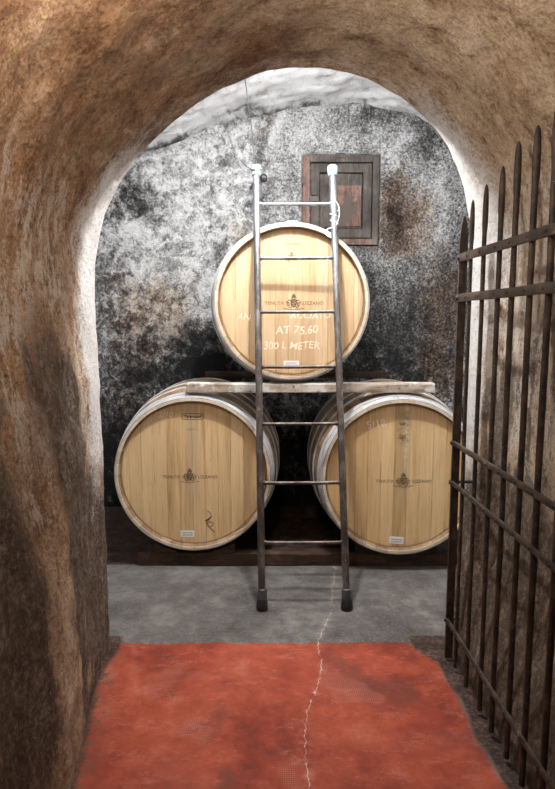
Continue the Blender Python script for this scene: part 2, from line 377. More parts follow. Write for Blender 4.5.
# ------------------------------------------------------------------ the setting
ARCH = [(-0.712, -0.06), (-0.717, 0.026), (-0.722, 0.388), (-0.722, 0.737), (-0.727, 1.075), (-0.731, 1.362), (-0.729, 1.522), (-0.719, 1.64),
        (-0.699, 1.738), (-0.664, 1.842), (-0.605, 1.95), (-0.535, 2.04), (-0.455, 2.119), (-0.348, 2.208), (-0.242, 2.271), (-0.126, 2.322),
        (-0.021, 2.352), (0.087, 2.363), (0.203, 2.357), (0.319, 2.33), (0.448, 2.271), (0.567, 2.179), (0.656, 2.074), (0.715, 1.957),
        (0.751, 1.827), (0.769, 1.68), (0.777, 1.482), (0.776, 1.075), (0.767, 0.651), (0.75, 0.208), (0.735, 0.0), (0.733, -0.06)]
def resample(pts, stepl):
    P = [Vector(p) for p in pts]; out = []
    dense = []
    for i in range(len(P) - 1):
        p0 = P[max(i - 1, 0)]; p1 = P[i]; p2 = P[i + 1]; p3 = P[min(i + 2, len(P) - 1)]
        for k in range(12):
            t = k / 12
            dense.append(0.5 * ((2 * p1) + (-p0 + p2) * t + (2 * p0 - 5 * p1 + 4 * p2 - p3) * t * t + (-p0 + 3 * p1 - 3 * p2 + p3) * t ** 3))
    dense.append(P[-1])
    L = [0]
    for a, b in zip(dense, dense[1:]): L.append(L[-1] + (b - a).length)
    n = int(L[-1] / stepl); j = 0
    for i in range(n + 1):
        s = L[-1] * i / n
        while j < len(L) - 2 and L[j + 1] < s: j += 1
        t = (s - L[j]) / max(1e-9, L[j + 1] - L[j]); out.append(dense[j].lerp(dense[j + 1], t))
    return out
PR = resample(ARCH, 0.02)
NRM = []
for i in range(len(PR)):
    t = (PR[min(i + 3, len(PR) - 1)] - PR[max(i - 3, 0)]).normalized(); NRM.append(Vector((-t.y, t.x)))   # outwards
Y_MOUTH, Y_END = 2.52, -1.3
YS = [Y_MOUTH - 0.012 * i for i in range(14)]
while YS[-1] > 1.2: YS.append(YS[-1] - 0.02)
while YS[-1] > Y_END: YS.append(max(Y_END, YS[-1] - 0.06))

def passage_pt(i, y):
    p, n = PR[i], NRM[i]; x, z = p.x, p.y
    e = 0.0
    r = 0.10
    if y > 2.42: e += r - math.sqrt(max(0, r * r - min(r, y - 2.42) ** 2))
    wr = sm(0.45, 0.74, x) * (1 - sm(1.6, 2.2, z))
    e += wr * (0.075 * (1 - sm(2.16, 2.42, y)) * sm(0.0, 0.7, z) + 0.03 * (1 - sm(1.2, 2.1, y)))
    wl = sm(0.4, 0.7, -x) * (1 - sm(0.2, 1.7, z))
    e -= wl * 0.095 * (1 - sm(1.6, 2.4, y)) * (1 - 0.5 * (1 - sm(-.3, 1.2, y)))
    a = 1.0 - 0.75 * sm(2.30, 2.46, y)
    e += a * (0.026 * fbm(x * 1.3 + 4, y * 1.3, z * 1.3, 3) + 0.010 * fbm(x * 7, y * 7 + 3, z * 5, 3) + 0.004 * fbm(x * 28, y * 28, z * 18, 2)) * (0.45 if wr > .3 else 1)
    e += 0.004 * sm(2.3, 2.46, y) * fbm(x * 14, y * 5, z * 14, 3)
    return (x + n.x * e, y, z + n.y * e)

def passage_attr(x, y, z):
    side = sm(-0.15, 0.42, x + 0.25 * (z - 1.8) * (1 if z > 1.8 else 0) + 0.25 * fbm(x * 2, y * 2, z * 2, 3))
    tan = clamp(0.05 + 0.95 * side + (x < 0) * (0.15 + 0.45 * (1 - sm(0.4, 1.0, z))) * (1 - sm(1.5, 1.9, z)))
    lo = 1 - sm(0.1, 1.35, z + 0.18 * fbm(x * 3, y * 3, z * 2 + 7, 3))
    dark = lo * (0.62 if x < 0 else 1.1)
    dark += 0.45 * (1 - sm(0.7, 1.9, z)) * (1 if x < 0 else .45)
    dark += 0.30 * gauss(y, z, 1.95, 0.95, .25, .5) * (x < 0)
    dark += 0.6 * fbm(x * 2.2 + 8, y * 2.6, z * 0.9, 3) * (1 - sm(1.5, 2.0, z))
    if x < 0: dark += 0.35 * sm(2.22, 2.40, y) * (1 - sm(0.55, 0.85, z)) - 0.12
    if x < 0 and z < 2:      # stain patches on the left wall
        wy = y + 0.10 * fbm(y * 5, z * 3, 2, 4); wz = z + 0.16 * fbm(y * 5, z * 3, 8, 4)
        for cy, cz, a, b, k in ((1.97, 1.02, .12, .26, .75), (2.22, .60, .14, .24, .75), (2.39, .28, .10, .35, .7), (1.90, .34, .06, .22, .45), (1.72, 1.25, .07, .30, .35),
                                (1.70, .30, .14, .42, -.75), (2.02, .22, .10, .22, -.45), (1.68, .85, .12, .25, -.35), (2.14, .95, .06, .2, -.3)):
            dark += k * gauss(wy, wz, cy, cz, a, b)
    if x > 0: dark += 0.36 * gauss(y + 0.05 * fbm(y * 12, z * 2, 3, 3), z, 2.06, 1.12, .17, .36) - 0.25 * gauss(y, z, 1.70, 1.0, .14, .35)
    if x > 0: dark += 0.12 * sm(0.5, 0.9, z) * (1 - sm(1.45, 1.75, z)) + 0.40 * sm(0.1, 0.3, fbm(y * 9, 1, z * 1.5, 3)) * (1 - sm(1.3, 1.9, z))
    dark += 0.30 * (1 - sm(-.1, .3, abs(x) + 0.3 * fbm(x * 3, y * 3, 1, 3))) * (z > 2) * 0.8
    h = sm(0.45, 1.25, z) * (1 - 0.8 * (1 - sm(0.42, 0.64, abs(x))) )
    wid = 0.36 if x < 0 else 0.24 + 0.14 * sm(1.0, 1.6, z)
    white = sm(2.45 - wid, 2.45 - wid * 0.25, y) * (0.25 + 0.75 * h) * (1 - 0.35 * sm(1.75, 2.0, z))  # room light painted into the whitish mouth strip, weaker at the apex
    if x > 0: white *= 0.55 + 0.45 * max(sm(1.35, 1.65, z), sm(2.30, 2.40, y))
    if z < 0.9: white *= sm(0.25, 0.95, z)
    flake = sm(0.5, 1.1, z) * (1 - sm(1.75, 2.1, z)) + 0.55 * (1 - sm(0.5, 1.1, z))
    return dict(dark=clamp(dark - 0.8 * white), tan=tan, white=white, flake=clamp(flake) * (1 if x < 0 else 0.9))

def sheet(name, rows, mat, attrf=None, flip=False):
    """rows: list of lists of points"""
    nr, nc = len(rows), len(rows[0]); vs = [p for r in rows for p in r]; fs = []
    for i in range(nr - 1):
        for j in range(nc - 1):
            q = (i * nc + j, i * nc + j + 1, (i + 1) * nc + j + 1, (i + 1) * nc + j)
            fs.append(q[::-1] if flip else q)
    me = bpy.data.meshes.new(name); me.from_pydata(vs, [], fs); me.materials.append(mat); me.shade_smooth()
    if attrf:
        data = [attrf(*p) for p in vs]
        for k in data[0]:
            a = me.attributes.new(k, 'FLOAT', 'POINT'); a.data.foreach_set('value', [float(d[k]) for d in data])
    o = bpy.data.objects.new(name, me); C.objects.link(o); return struct(o)

i1 = min(range(len(PR)), key=lambda i: abs(PR[i].y - 1.60) + (9 if PR[i].x > 0 else 0))
i2 = min(range(len(PR)), key=lambda i: abs(PR[i].y - 1.66) + (9 if PR[i].x < 0 else 0))
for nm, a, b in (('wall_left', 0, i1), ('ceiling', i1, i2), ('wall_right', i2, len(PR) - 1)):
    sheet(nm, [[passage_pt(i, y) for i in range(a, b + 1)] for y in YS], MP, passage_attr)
# wall closing the corridor behind the viewer
b_ = BM(); b_.box((-1.1, Y_END - 0.12, -0.06), (1.1, Y_END, 2.7)); o = b_.build('wall_rear', MP, smooth=False); struct(o)

# cellar room
YB = 4.42; XL, XR = -1.75, 1.75
def ceil_z(x):
    d = x - 0.48
    return 2.912 - (0.187 * abs(d) ** 1.75 if d < 0 else 0.43 * d * d / (1 + 0.35 * d))
def back_attr(x, y, z):
    px = 277.5 + x / 0.00735; py = 260 - (z - 1.83) / 0.0075
    w = 14 * fbm(x * 4, 1, z * 4, 3); px += w; py += 14 * fbm(x * 4, 9, z * 4, 3)
    d = 0.0
    for cx, cy, a, b, k in [(143, 205, 26, 14, .75), (170, 130, 50, 12, .55), (250, 118, 22, 12, .5), (372, 128, 34, 14, .65), (425, 150, 16, 25, .5), (395, 212, 17, 34, 1.2),
                            (410, 300, 60, 40, .45), (400, 360, 80, 40, .75), (240, 225, 16, 12, .3), (180, 362, 60, 22, .7), (120, 330, 30, 60, .2), (112, 420, 40, 90, .45),
                            (210, 370, 40, 40, .9), (262, 160, 8, 30, .35), (200, 190, 16, 12, .3), (225, 265, 14, 18, .5), (365, 290, 14, 60, .5), (455, 260, 14, 60, .35)]:
        d += k * gauss(px, py, cx, cy, a, b)
    d += 1.1 * sm(385, 450, py)  # lower wall: mould plus shadow behind the barrels, painted dark
    l = 0.0
    for cx, cy, a, b, k in [(190, 175, 60, 40, .6), (180, 240, 50, 40, .65), (215, 290, 30, 30, .35), (277, 145, 5, 32, .9), (330, 130, 60, 22, .5), (140, 280, 26, 40, .3),
                            (300, 165, 8, 50, .4), (388, 170, 14, 60, .5), (420, 205, 22, 40, .45), (370, 255, 30, 10, .4), (245, 195, 18, 40, .35)]:
        l += k * gauss(px, py, cx, cy, a, b)
    br = 0.0
    for cx, cy, a, b, k in [(140, 310, 50, 50, .6), (245, 240, 20, 30, .6), (262, 140, 20, 40, .4), (398, 225, 26, 40, .8), (440, 330, 24, 90, .8), (390, 190, 30, 50, .3), (130, 420, 40, 60, .5), (180, 300, 30, 30, .4)]:
        br += k * gauss(px, py, cx, cy, a, b)
    return dict(dark=clamp(d, 0, 1.3), light=clamp(l), brown=clamp(br), calm=0.9 * clamp(sm(255, 290, px) * (1 - sm(300, 400, py)) + 0.8 * gauss(px, py, 330, 130, 80, 40)))
HX0, HX1, HZ0, HZ1 = 0.180, 0.724, 1.940, 2.562
xs = sorted(set([round(XL - 0.05 + 0.025 * i, 4) for i in range(int((XR - XL + .1) / 0.025) + 1)] + [HX0 - .012, HX0 - .004, HX1 + .004, HX1 + .012]))
tz = sorted(set([-0.05 + 0.025 * i for i in range(124)] + [HZ0 - .012, HZ0 - .004, HZ1 + .004, HZ1 + .012]))
def back_pt(x, z):
    ins = (HX0 - .006 < x < HX1 + .006) and (HZ0 - .006 < z < HZ1 + .006)
    if ins: return (x, YB + 0.06, z)
    nr = sm(0.0, 0.06, max(HX0 - x, x - HX1, HZ0 - z, z - HZ1))
    return (x, YB + nr * (0.022 * fbm(x * 2, 3, z * 2, 4) + 0.008 * fbm(x * 9, 5, z * 9, 4)) - (1 - nr) * 0.012, z)
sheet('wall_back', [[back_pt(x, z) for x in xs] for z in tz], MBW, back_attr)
# vaulted ceiling and side walls of the room
def room_prof():
    P = [(XL, -0.06 + (ceil_z(XL) + 0.06) * i / 60) for i in range(60)]
    P += [(XL + (XR - XL) * i / 150, ceil_z(XL + (XR - XL) * i / 150)) for i in range(151)]
    P += [(XR, ceil_z(XR) - (ceil_z(XR) + 0.06) * i / 60) for i in range(1, 61)]
    return P
RP = room_prof(); rys = [Y_MOUTH + (YB + 0.04 - Y_MOUTH) * i / 80 for i in range(81)]
def room_pt(p, y):
    x, z = p; return (x + 0.02 * fbm(x * 2, y * 2, z * 2 + 5, 3), y, z + 0.022 * fbm(x * 2.2, y * 2.2, z, 4) + 0.008 * fbm(x * 9, y * 9, z, 3))
def vault_attr(x, y, z):
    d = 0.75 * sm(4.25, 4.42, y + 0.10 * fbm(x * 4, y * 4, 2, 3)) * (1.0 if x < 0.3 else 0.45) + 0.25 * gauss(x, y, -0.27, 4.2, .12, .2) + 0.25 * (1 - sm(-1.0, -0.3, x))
    return dict(dark=clamp(d))
sheet('wall_room_left', [[room_pt(p, y) for p in RP[:61]] for y in rys], MV, vault_attr)
sheet('ceiling_room', [[room_pt(p, y) for p in RP[60:211]] for y in rys], MV, vault_attr)
sheet('wall_room_right', [[room_pt(p, y) for p in RP[210:]] for y in rys], MV, vault_attr)
# the room's face of the wall the passage cuts through
ring = [passage_pt(i, Y_MOUTH) for i in range(len(PR))]
def outer(p):
    x, _, z = p; v = Vector((x - 0.02, z - 1.0)); 
    if z < 1.0: return (XL - .05 if x < 0 else XR + .05, Y_MOUTH, z)
    k = min((1.80 / abs(v.x)) if abs(v.x) > 1e-6 else 99, (2.02 / v.y) if v.y > 1e-6 else 99)
    return (0.02 + v.x * k, Y_MOUTH, 1.0 + v.y * k)
sheet('wall_front', [[tuple(Vector(p).lerp(Vector(outer(p)), t)) for p in ring] for t in (0, .05, .15, .3, .5, .75, 1)], MV, lambda x, y, z: dict(dark=0.3))

# floor
CR = [(1.0, 0.12), (1.648, 0.098), (1.768, 0.091), (1.885, 0.094), (2.045, 0.116), (2.167, 0.157), (2.303, 0.182), (2.472, 0.173), (2.723, 0.251), (3.245, 0.325), (3.626, 0.368)]
def crack(y):
    if y <= CR[0][0]: return CR[0][1]
    for (a, xa), (b, xb) in zip(CR, CR[1:]):
        if y <= b: return xa + (xb - xa) * (y - a) / (b - a)
    return CR[-1][1] + (y - 3.6) * .1
def floor_attr(x, y, z):
    lim = 0.676 - 0.012 * (y - 1.65) - 0.09 * sm(2.30, 2.47, y) + 0.02 * (1 - sm(1.5, 2, y)) + 0.012 * fbm(x, y * 5, 1, 2)
    left = -0.575 - 0.10 * sm(1.65, 2.45, y)
    dirt_shade = 0.0
    if y < 2.52:
        dirt_shade += 1.2 * sm(lim - 0.01, lim + 0.022, x)
        dirt_shade += 0.55 * gauss(x, y, -0.70, 2.42, .08, .10) + 0.45 * gauss(x, y, 0.64, 2.40, .05, .12)
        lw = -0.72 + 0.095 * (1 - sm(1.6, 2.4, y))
        dirt_shade += 0.75 * (1 - sm(lw + 0.0, lw + 0.05, x))
    dirt_shade += 1.2 * sm(3.27, 3.36, y)  # shadow under the barrels painted in as near-black floor
    dirt_shade += 0.25 * gauss(x, y, 0.62, 2.62, .25, .10) + 0.2 * gauss(x, y, -0.6, 2.6, .12, .1)
    return dict(paintedge=lim, paintleft=left, dirt_shade=clamp(dirt_shade), crackx=crack(y))
fxs = [-1.85 + 0.025 * i for i in range(149)]
fys = [Y_END - 0.05 + 0.03 * i for i in range(int((YB + 0.15 - Y_END) / 0.03) + 1)]
sheet('floor', [[(x, y, 0.004 * fbm(x * 1.5, y * 1.5, 0, 3) - (0.0)) for x in fxs] for y in fys], MF, floor_attr)

# ------------------------------------------------------------------ barrels
BL, RH, RB = 0.98, 0.435, 0.487
def brad(y): 
    t = (y / BL) * 2 - 1
    return RH + (RB - RH) * (1 - abs(t) ** 2.0)
INS = 0.036
M_LABEL = flat('white_paper_label', (0.80, 0.80, 0.79), 0.6, vary=0.06); M_INKB = flat('blue_pen_ink', (0.10, 0.12, 0.20), 0.6)
M_STAMP = mat_stamp('burnt_stamp_brown', (0.10, 0.055, 0.028)); M_STAMPD = mat_stamp('burnt_stamp_black', (0.03, 0.02, 0.015)); M_CHALK = mat_chalk(0.85); M_CHALK2 = mat_chalk(0.95)

def crest(parent, loc, s, mat):
    b = BM()
    def ring(cx, cz, r, w=0.09, n=18, a0=0, a1=2 * PI, sq=1.0):
        pts = [(cx + math.cos(a0 + (a1 - a0) * k / n) * r, 0, cz + math.sin(a0 + (a1 - a0) * k / n) * r * sq) for k in range(n + 1)]
        b.tube([Vector(p) * s for p in pts], w * s * 0.5, 4)
    # shield outline, inner quartering, crown, mantling scrolls and ribbon
    sh = [(-.38, .42), (.38, .42), (.38, -.05), (.22, -.38), (0, -.55), (-.22, -.38), (-.38, -.05), (-.38, .42)]
    b.tube([Vector((x, 0, z)) * s for x, z in sh], 0.055 * s, 4)
    b.tube([Vector(p) * s for p in [(0, 0, .42), (0, 0, -.55)]], 0.035 * s, 4)
    b.tube([Vector(p) * s for p in [(-.38, 0, .02), (.38, 0, .02)]], 0.035 * s, 4)
    ring(-.2, .2, .09); ring(.2, -.18, .09); ring(.2, .22, .06); ring(-.17, -.2, .06)
    for sd in (-1, 1):
        ring(sd * .62, .22, .20, .10, 14, 0.4, 5.2); ring(sd * .72, -.16, .18, .10, 14, 1.5, 6.6); ring(sd * .50, -.52, .17, .09, 12, 2.5, 7.5)
        ring(sd * .95, .05, .12, .08, 10, 0, 4.5)
        ring(sd * .16, .98, .11, .09, 10); 
    ring(0, .66, .16, .10, 14); ring(0, 1.18, .09, .08, 10)
    b.tube([Vector(p) * s for p in [(-.3, 0, .52), (-.34, 0, .84), (-.12, 0, .70), (0, 0, .92), (.12, 0, .70), (.34, 0, .84), (.3, 0, .52)]], 0.045 * s, 4)
    rb = [(-1.5 + 3.0 * k / 20, 0, -.86 + .10 * math.cos(k / 20 * 2 * PI)) for k in range(21)]
    b.tube([Vector(p) * s for p in rb], 0.03 * s, 4)
    o = b.build('crest_stamp', mat, parent, smooth=False); o.location = loc; return o

def make_barrel(label, loc, head_mat, scale=1.0, roll=0.0):
    t = thing('wine_barrel', label, 'barrel', loc, 'large oak wine barrels')
    k = scale
    b = BM(); n = 24
    prof = [(BL * i / n, brad(BL * i / n)) for i in range(n + 1)]
    prof[0] = (0.0, brad(0) - 0.002); prof.insert(0, (0.0, RH - 0.017)); prof.insert(0, (0.012, RH - 0.024)); prof.insert(0, (INS + 0.015, RH - 0.025))
    prof += [(BL, RH - 0.017), (BL - 0.012, RH - 0.024), (BL - INS - 0.015, RH - 0.025)]
    prof = [(y * k, r * k) for y, r in prof]
    b.lathe_y(prof, 120, closed=True); body = b.build('staves', MST, t, sharp=50)
    for a, c, nm in ((INS, INS + 0.014, 'barrel_head'), (BL - INS - 0.014, BL - INS, 'barrel_head')):
        b = BM(); rr = (RH - 0.0252) * k
        rg = b.lathe_y([(a * k + .004, rr), (a * k, rr - 0.006), (c * k, rr - 0.006), (c * k - .004, rr)], 96, closed=True)
        b.b.faces.new(rg[1]); b.b.faces.new(rg[2])
        h = b.build(nm, head_mat, t, smooth=False)
        if nm and a < 0.2: head = h
    for (a, c) in ((0.003, 0.050), (0.064, 0.100), (0.200, 0.238), (0.345, 0.383)):
        for (p, q) in ((a, c), (BL - c, BL - a)):
            b = BM(); th = 0.0032
            ys = [p + (q - p) * i / 4 for i in range(5)]
            pr = [(y * k, (brad(y) + 0.0003) * k) for y in ys] + [(y * k, (brad(y) + th) * k) for y in ys[::-1]]
            rgs = b.lathe_y(pr, 120, closed=True)
            hp = b.build('hoop', MHP, t, sharp=50)
            if p < 0.3:      # rivets of the lap joint
                for dy in (0.3, 0.7):
                    rv = BM()
                    yy = (p + (q - p) * dy); R = (brad(yy) + th)
                    ang = roll + PI / 2 + 0.05 * (1 if p < .05 else -1)
                    rv.tube([Vector((math.cos(ang) * R, yy, math.sin(ang) * R)) * k, Vector((math.cos(ang) * (R + .003), yy, math.sin(ang) * (R + .003))) * k], 0.006 * k, 8)
                    rv.build('rivet', MHP, hp)
    return t, head

def head_marks(head, cx, cz, s, mat, side_gap, k=1.0):
    y = INS * k - 0.0006
    text_part('brand_stamp', 'TENUTA', 0.0250 * s, mat, head, (cx - side_gap, y, cz), sx=1.05, offs=.0002)
    text_part('brand_stamp', 'LIZZANO', 0.0250 * s, mat, head, (cx + side_gap, y, cz), sx=1.02, offs=.0002)
    crest(head, (cx, y, cz + 0.002), 0.037 * s, M_STAMPD)
def cooper_mark(head, cx, cz, s, framed=True):
    y = INS - 0.0006
    text_part('cooper_stamp', 'Taransaud', 0.023 * s, M_STAMPD, head, (cx, y, cz), offs=0.0009)
    if framed:
        b = BM(); w, h, r = 0.060 * s, 0.016 * s, 0.012 * s
        pts = []
        for qx, qz, a0 in ((w - r, h - r, 0), (-w + r, h - r, PI / 2), (-w + r, -h + r, PI), (w - r, -h + r, 1.5 * PI)):
            for k in range(5): pts.append((qx + r * math.cos(a0 + k * PI / 8), 0, qz + r * math.sin(a0 + k * PI / 8)))
        pts.append(pts[0]); b.tube(pts, 0.0016, 4); o = b.build('stamp_frame', M_STAMPD, head, smooth=False); o.location = (cx, y, cz)
def paper_label(t, cx, cz, w, h, rot=0.0, y=INS):
    b = BM(); b.box((-w / 2, -0.0015, -h / 2), (w / 2, 0, h / 2)); o = b.build('paper_label', M_LABEL, t, smooth=False); o.location = (cx, y, cz); o.rotation_euler = (0, rot, 0)
    q = BM(); rnd = random.Random(int(cx * 1000))
    for row in (0.14, -0.2):
        pts = []
        for k in range(26): pts.append(((-0.36 + 0.72 * k / 25) * w, -0.0019, (row + 0.13 * math.sin(k * 1.9 + row * 9) * (0.5 + rnd.random())) * h))
        q.tube(pts, 0.0009, 4)
    q.build('handwriting', M_INKB, o, smooth=False)

HL = mat_head('oak_head_left', -0.004, (1.0, 0.97, 0.86), 0.005)
HR = mat_head('oak_head_right', 0.02, (0.97, 0.91, 0.76), 0.033, streak=1.0)
HU = mat_head('oak_head_upper', 0.40, (0.84, 0.80, 0.77), 0.017)
tL, hL = make_barrel('oak barrel lying at lower left with a framed black stamp near its top', (-0.474, 3.27, 0.543), HL)
tR, hR = make_barrel('oak barrel lying at lower right, dark blot and pale streak near its top', (0.680, 3.22, 0.539), HR)
tU, hU = make_barrel('oak barrel on top of the stack behind the ladder, covered in white chalk writing', (0.077, 3.275, 1.497), HU, 0.96)
tU.rotation_euler = (0, 0, math.radians(1.3))
# left barrel marks (local = world - barrel origin)
head_marks(hL, -0.022, -0.020, 1.0, M_STAMP, 0.103)
cooper_mark(hL, 0.0, 0.325, 1.0)
text_part('batch_stamp', 'M 027 T L', 0.016, M_STAMP, hL, (0.0, INS - 0.0006, 0.252))
text_part('chalk_writing', '2/10', 0.045, M_CHALK2, hL, (-0.155, INS - 0.0008, 0.335), shear=0.3, rot=0.12, jit=0.006)
paper_label(tL, -0.040, -0.352, 0.078, 0.038)
# ink signature scrawl
q = BM(); pts = [(0.075 + 0.02 * math.sin(k * .9) + .001 * k, INS - 0.0008, -0.24 - 0.0035 * k + 0.022 * math.cos(k * .7)) for k in range(24)]
q.tube(pts, 0.0018, 4); q.build('ink_scrawl', M_STAMPD, hL, smooth=False)
# right barrel marks
head_marks(hR, 0.020, -0.028, 0.98, M_STAMP, 0.103)
text_part('cooper_stamp', 'T', 0.05, M_STAMPD, hR, (0.010, INS - 0.0008, 0.215))
text_part('chalk_writing', '5/18', 0.060, M_CHALK2, hR, (-0.135, INS - 0.0008, 0.295), shear=-0.1, rot=0.2, jit=0.006)
paper_label(tR, -0.010, -0.368, 0.080, 0.040, rot=0.06)
# upper barrel marks
head_marks(hU, 0.012, -0.004, 1.05, M_STAMP, 0.106, k=0.96)
text_part('cooper_stamp', 'Taransaud', 0.024, M_STAMP, hU, (0.0, INS * .96 - 0.0006, 0.315))
crest(hU, (0.0, INS * .96 - 0.0006, 0.243), 0.022, M_STAMP)
yc = INS * .96 - 0.0008
text_part('chalk_writing', 'AN', 0.050, M_CHALK, hU, (-0.262, yc, -0.078), shear=0.2, jit=0.006)
text_part('chalk_writing', 'ACCIATO', 0.046, M_CHALK, hU, (0.105, yc, -0.072), shear=0.1, jit=0.006, sx=1.1)
text_part('chalk_writing', 'AT 75.60', 0.062, M_CHALK, hU, (0.030, yc, -0.150), shear=0.1, jit=0.007, offs=.0004)
text_part('chalk_writing', '300 L METER', 0.056, M_CHALK, hU, (0.000, yc, -0.235), shear=0.15, jit=0.007, sx=1.0, offs=.0002)
paper_label(tU, 0.000, -0.335, 0.085, 0.036, y=INS * .96)
b = BM()      # bung bump at the top of the upper barrel's rim
b.box((-0.028, 0.004, 0.9 * RH * 0 + (RH * .96 + 0.001)), (0.028, 0.030, RH * .96 + 0.012), 0.004); b.build('hoop_clip', MHP, tU)

# timbers under and between barrels
M_BEAM = mat_wood('old_chestnut_beam', [(0.3, (0.012, 0.007, 0.005)), (0.5, (0.045, 0.024, 0.014)), (0.7, (0.11, 0.062, 0.036))], patch=(0.55, 0.64, (0.085, 0.06, 0.042)))
M_PLANK = mat_wood('weathered_grey_plank', [(0.28, (0.075, 0.055, 0.040)), (0.42, (0.22, 0.17, 0.13)), (0.55, (0.38, 0.32, 0.26)), (0.7, (0.55, 0.50, 0.44))], spots=(0.07, 0.05, 0.035), patch=(0.5, 0.58, (0.52, 0.50, 0.46)))
def rough_board(lo, hi, name, mat, seed, amp=0.004, notch=False):
    b = BM(); nx = int((hi[0] - lo[0]) / 0.03)
    rings = []
    for i in range(nx + 1):
        x = lo[0] + (hi[0] - lo[0]) * i / nx; r = []
        c = 0.006
        sec = [(lo[1] + c, lo[2]), (hi[1] - c, lo[2]), (hi[1], lo[2] + c), (hi[1], hi[2] - c), (hi[1] - c, hi[2]), (lo[1] + c, hi[2]), (lo[1], hi[2] - c), (lo[1], (lo[2] + hi[2]) / 2), (lo[1], lo[2] + c)]
        for (y, z) in sec:
            e = amp * fbm(x * 9 + seed, y * 12, z * 12, 3)
            r.append(b.b.verts.new((x, y + e * (y < (lo[1] + hi[1]) / 2), z - abs(e) * (z > (lo[2] + hi[2]) / 2) )))
        rings.append(r)
    for A, B in zip(rings, rings[1:]):
        for k in range(9): b.b.faces.new((A[k], A[(k + 1) % 9], B[(k + 1) % 9], B[k]))
    b.b.faces.new(rings[0]); b.b.faces.new(rings[-1][::-1])
    return b.build(name, mat, sharp=40)
tag(rough_board((-0.505, 3.285, 1.003), (0.868, 3.362, 1.058), 'wooden_plank', M_PLANK, 1, 0.005), 'weathered grey plank across the two lower barrels, carrying the upper barrel, front one', 'plank')
tag(rough_board((-0.50, 4.13, 1.006), (0.76, 4.20, 1.048), 'wooden_plank', M_BEAM, 5), 'dark plank across the rear of the two lower barrels, behind the front plank', 'plank')
tag(rough_board((-0.80, 3.30, 0.0), (1.05, 3.36, 0.078), 'wooden_beam', M_BEAM, 2), 'dark reddish wooden beam on the floor under the fronts of the lower barrels', 'beam')
tag(rough_board((-0.70, 4.13, 0.0), (0.95, 4.20, 0.078), 'wooden_beam', M_BEAM, 8), 'dark wooden beam on the floor under the rear of the lower barrels', 'beam')
def chock(x, s, lab, cz, cx):
    # wedge with a hollowed face following the barrel
    b = BM(); y0, y1 = 3.30, 3.36; R = 0.463 
    pts = []
    for k in range(7):
        xx = x + s * 0.13 * k / 6
        pts.append((xx, cz - math.sqrt(R * R - (xx - cx) ** 2)))
    pts = [(px_, max(0.080, z)) for px_, z in pts]
    poly = [(x, 0.0785)] + pts + [(x + s * 0.13, 0.0785)]
    b.poly(poly, y0, y1); o = b.build('barrel_chock', M_BEAM, smooth=False); tag(o, lab, 'chock', 'chocks on the front beam')
chock(-0.474 - 0.10, -1, 'wooden chock wedged under the left side of the lower left barrel', 0.543, -0.474)
chock(-0.474 + 0.10, 1, 'wooden chock wedged under the right side of the lower left barrel', 0.543, -0.474)
chock(0.680 - 0.10, -1, 'wooden chock wedged under the left side of the lower right barrel', 0.539, 0.680)
chock(0.680 + 0.10, 1, 'wooden chock wedged under the right side of the lower right barrel', 0.539, 0.680)

# ------------------------------------------------------------------ ladder
lad = thing('metal_ladder', 'tall narrow metal pipe ladder leaning against the upper barrel', 'ladder', (0.131, 2.77, 0))
def lp(side, z):
    t = z / 2.2
    return Vector(((-0.075 - 0.040 * t if side < 0 else 0.338 - 0.044 * t) - 0.131, 0.258 * z, z))
RR = 0.0178
for sd in (-1, 1):
    b = BM(); b.tube([lp(sd, 0.02 + 2.16 * i / 30) + Vector((0.0015 * nz(i * .7, sd, 0), 0, 0)) for i in range(31)], RR, 20); b.build('side_rail', MPIPE, lad)
for z in (0.311, 0.594, 0.880, 1.164, 1.444, 1.725, 2.014):
    b = BM(); a, c = lp(-1, z), lp(1, z + 0.002); 
    b.tube([a + (c - a) * (i / 8) + Vector((0, 0, -0.0012 * math.sin(i / 8 * PI))) for i in range(9)], 0.0088, 14)
    rg = b.build('rung', MPIPE, lad)
    for q, dd in ((a, 1), (c, -1)):
        w = BM(); w.tube([q + Vector((dd * (RR - .002), 0, 0)), q + Vector((dd * (RR + .004), 0, 0)), q + Vector((dd * (RR + .008), 0, 0))], [0.0125, 0.0118, 0.0092], 14)
        w.build('weld', MPIPE, rg)
M_CAP = M('clear_plastic_cap', 0.25, 0.0, 0.5)
M_CAP.col(M_CAP.mix(M_CAP.noise(M_CAP.obj(), 40, 4, .7), (0.12, 0.17, 0.20), (0.30, 0.36, 0.40))).bump(M_CAP.noise(M_CAP.obj(), 60, 3, .6), .5, .004)
M_RUB = flat('black_rubber', (0.018, 0.017, 0.017), 0.45, vary=0.4)
M_TAPE = flat('dark_grey_sleeve', (0.06, 0.062, 0.07), 0.35, vary=0.3)
ax = Vector((0, 0.258, 1)).normalized()
for sd in (-1, 1):
    p = lp(sd, 2.165)
    b = BM(); b.tube([p, p + ax * .004, p + ax * .02, p + ax * .035, p + ax * .052, p + ax * .058], [0.021, 0.025, 0.0265, 0.030, 0.0295, 0.024], 10)
    b.build('end_cap', M_CAP.m, lad, sharp=25)['label'] = 'pale bluish plastic cap on the ladder top'
    p = lp(sd, 0.0)
    b = BM(); b.tube([p + Vector((0, 0.01, 0.001)), p + Vector((0, .01, .012)), p + ax * .045, p + ax * .055], [0.029, 0.030, 0.0265, 0.022], 16); ft = b.build('rubber_foot', M_RUB, lad)
    b = BM(); b.tube([p + ax * .050, p + ax * .056, p + ax * .098, p + ax * .102], [0.0225, 0.0245, 0.0245, 0.021], 16); b.build('foot_sleeve', M_TAPE, lad)

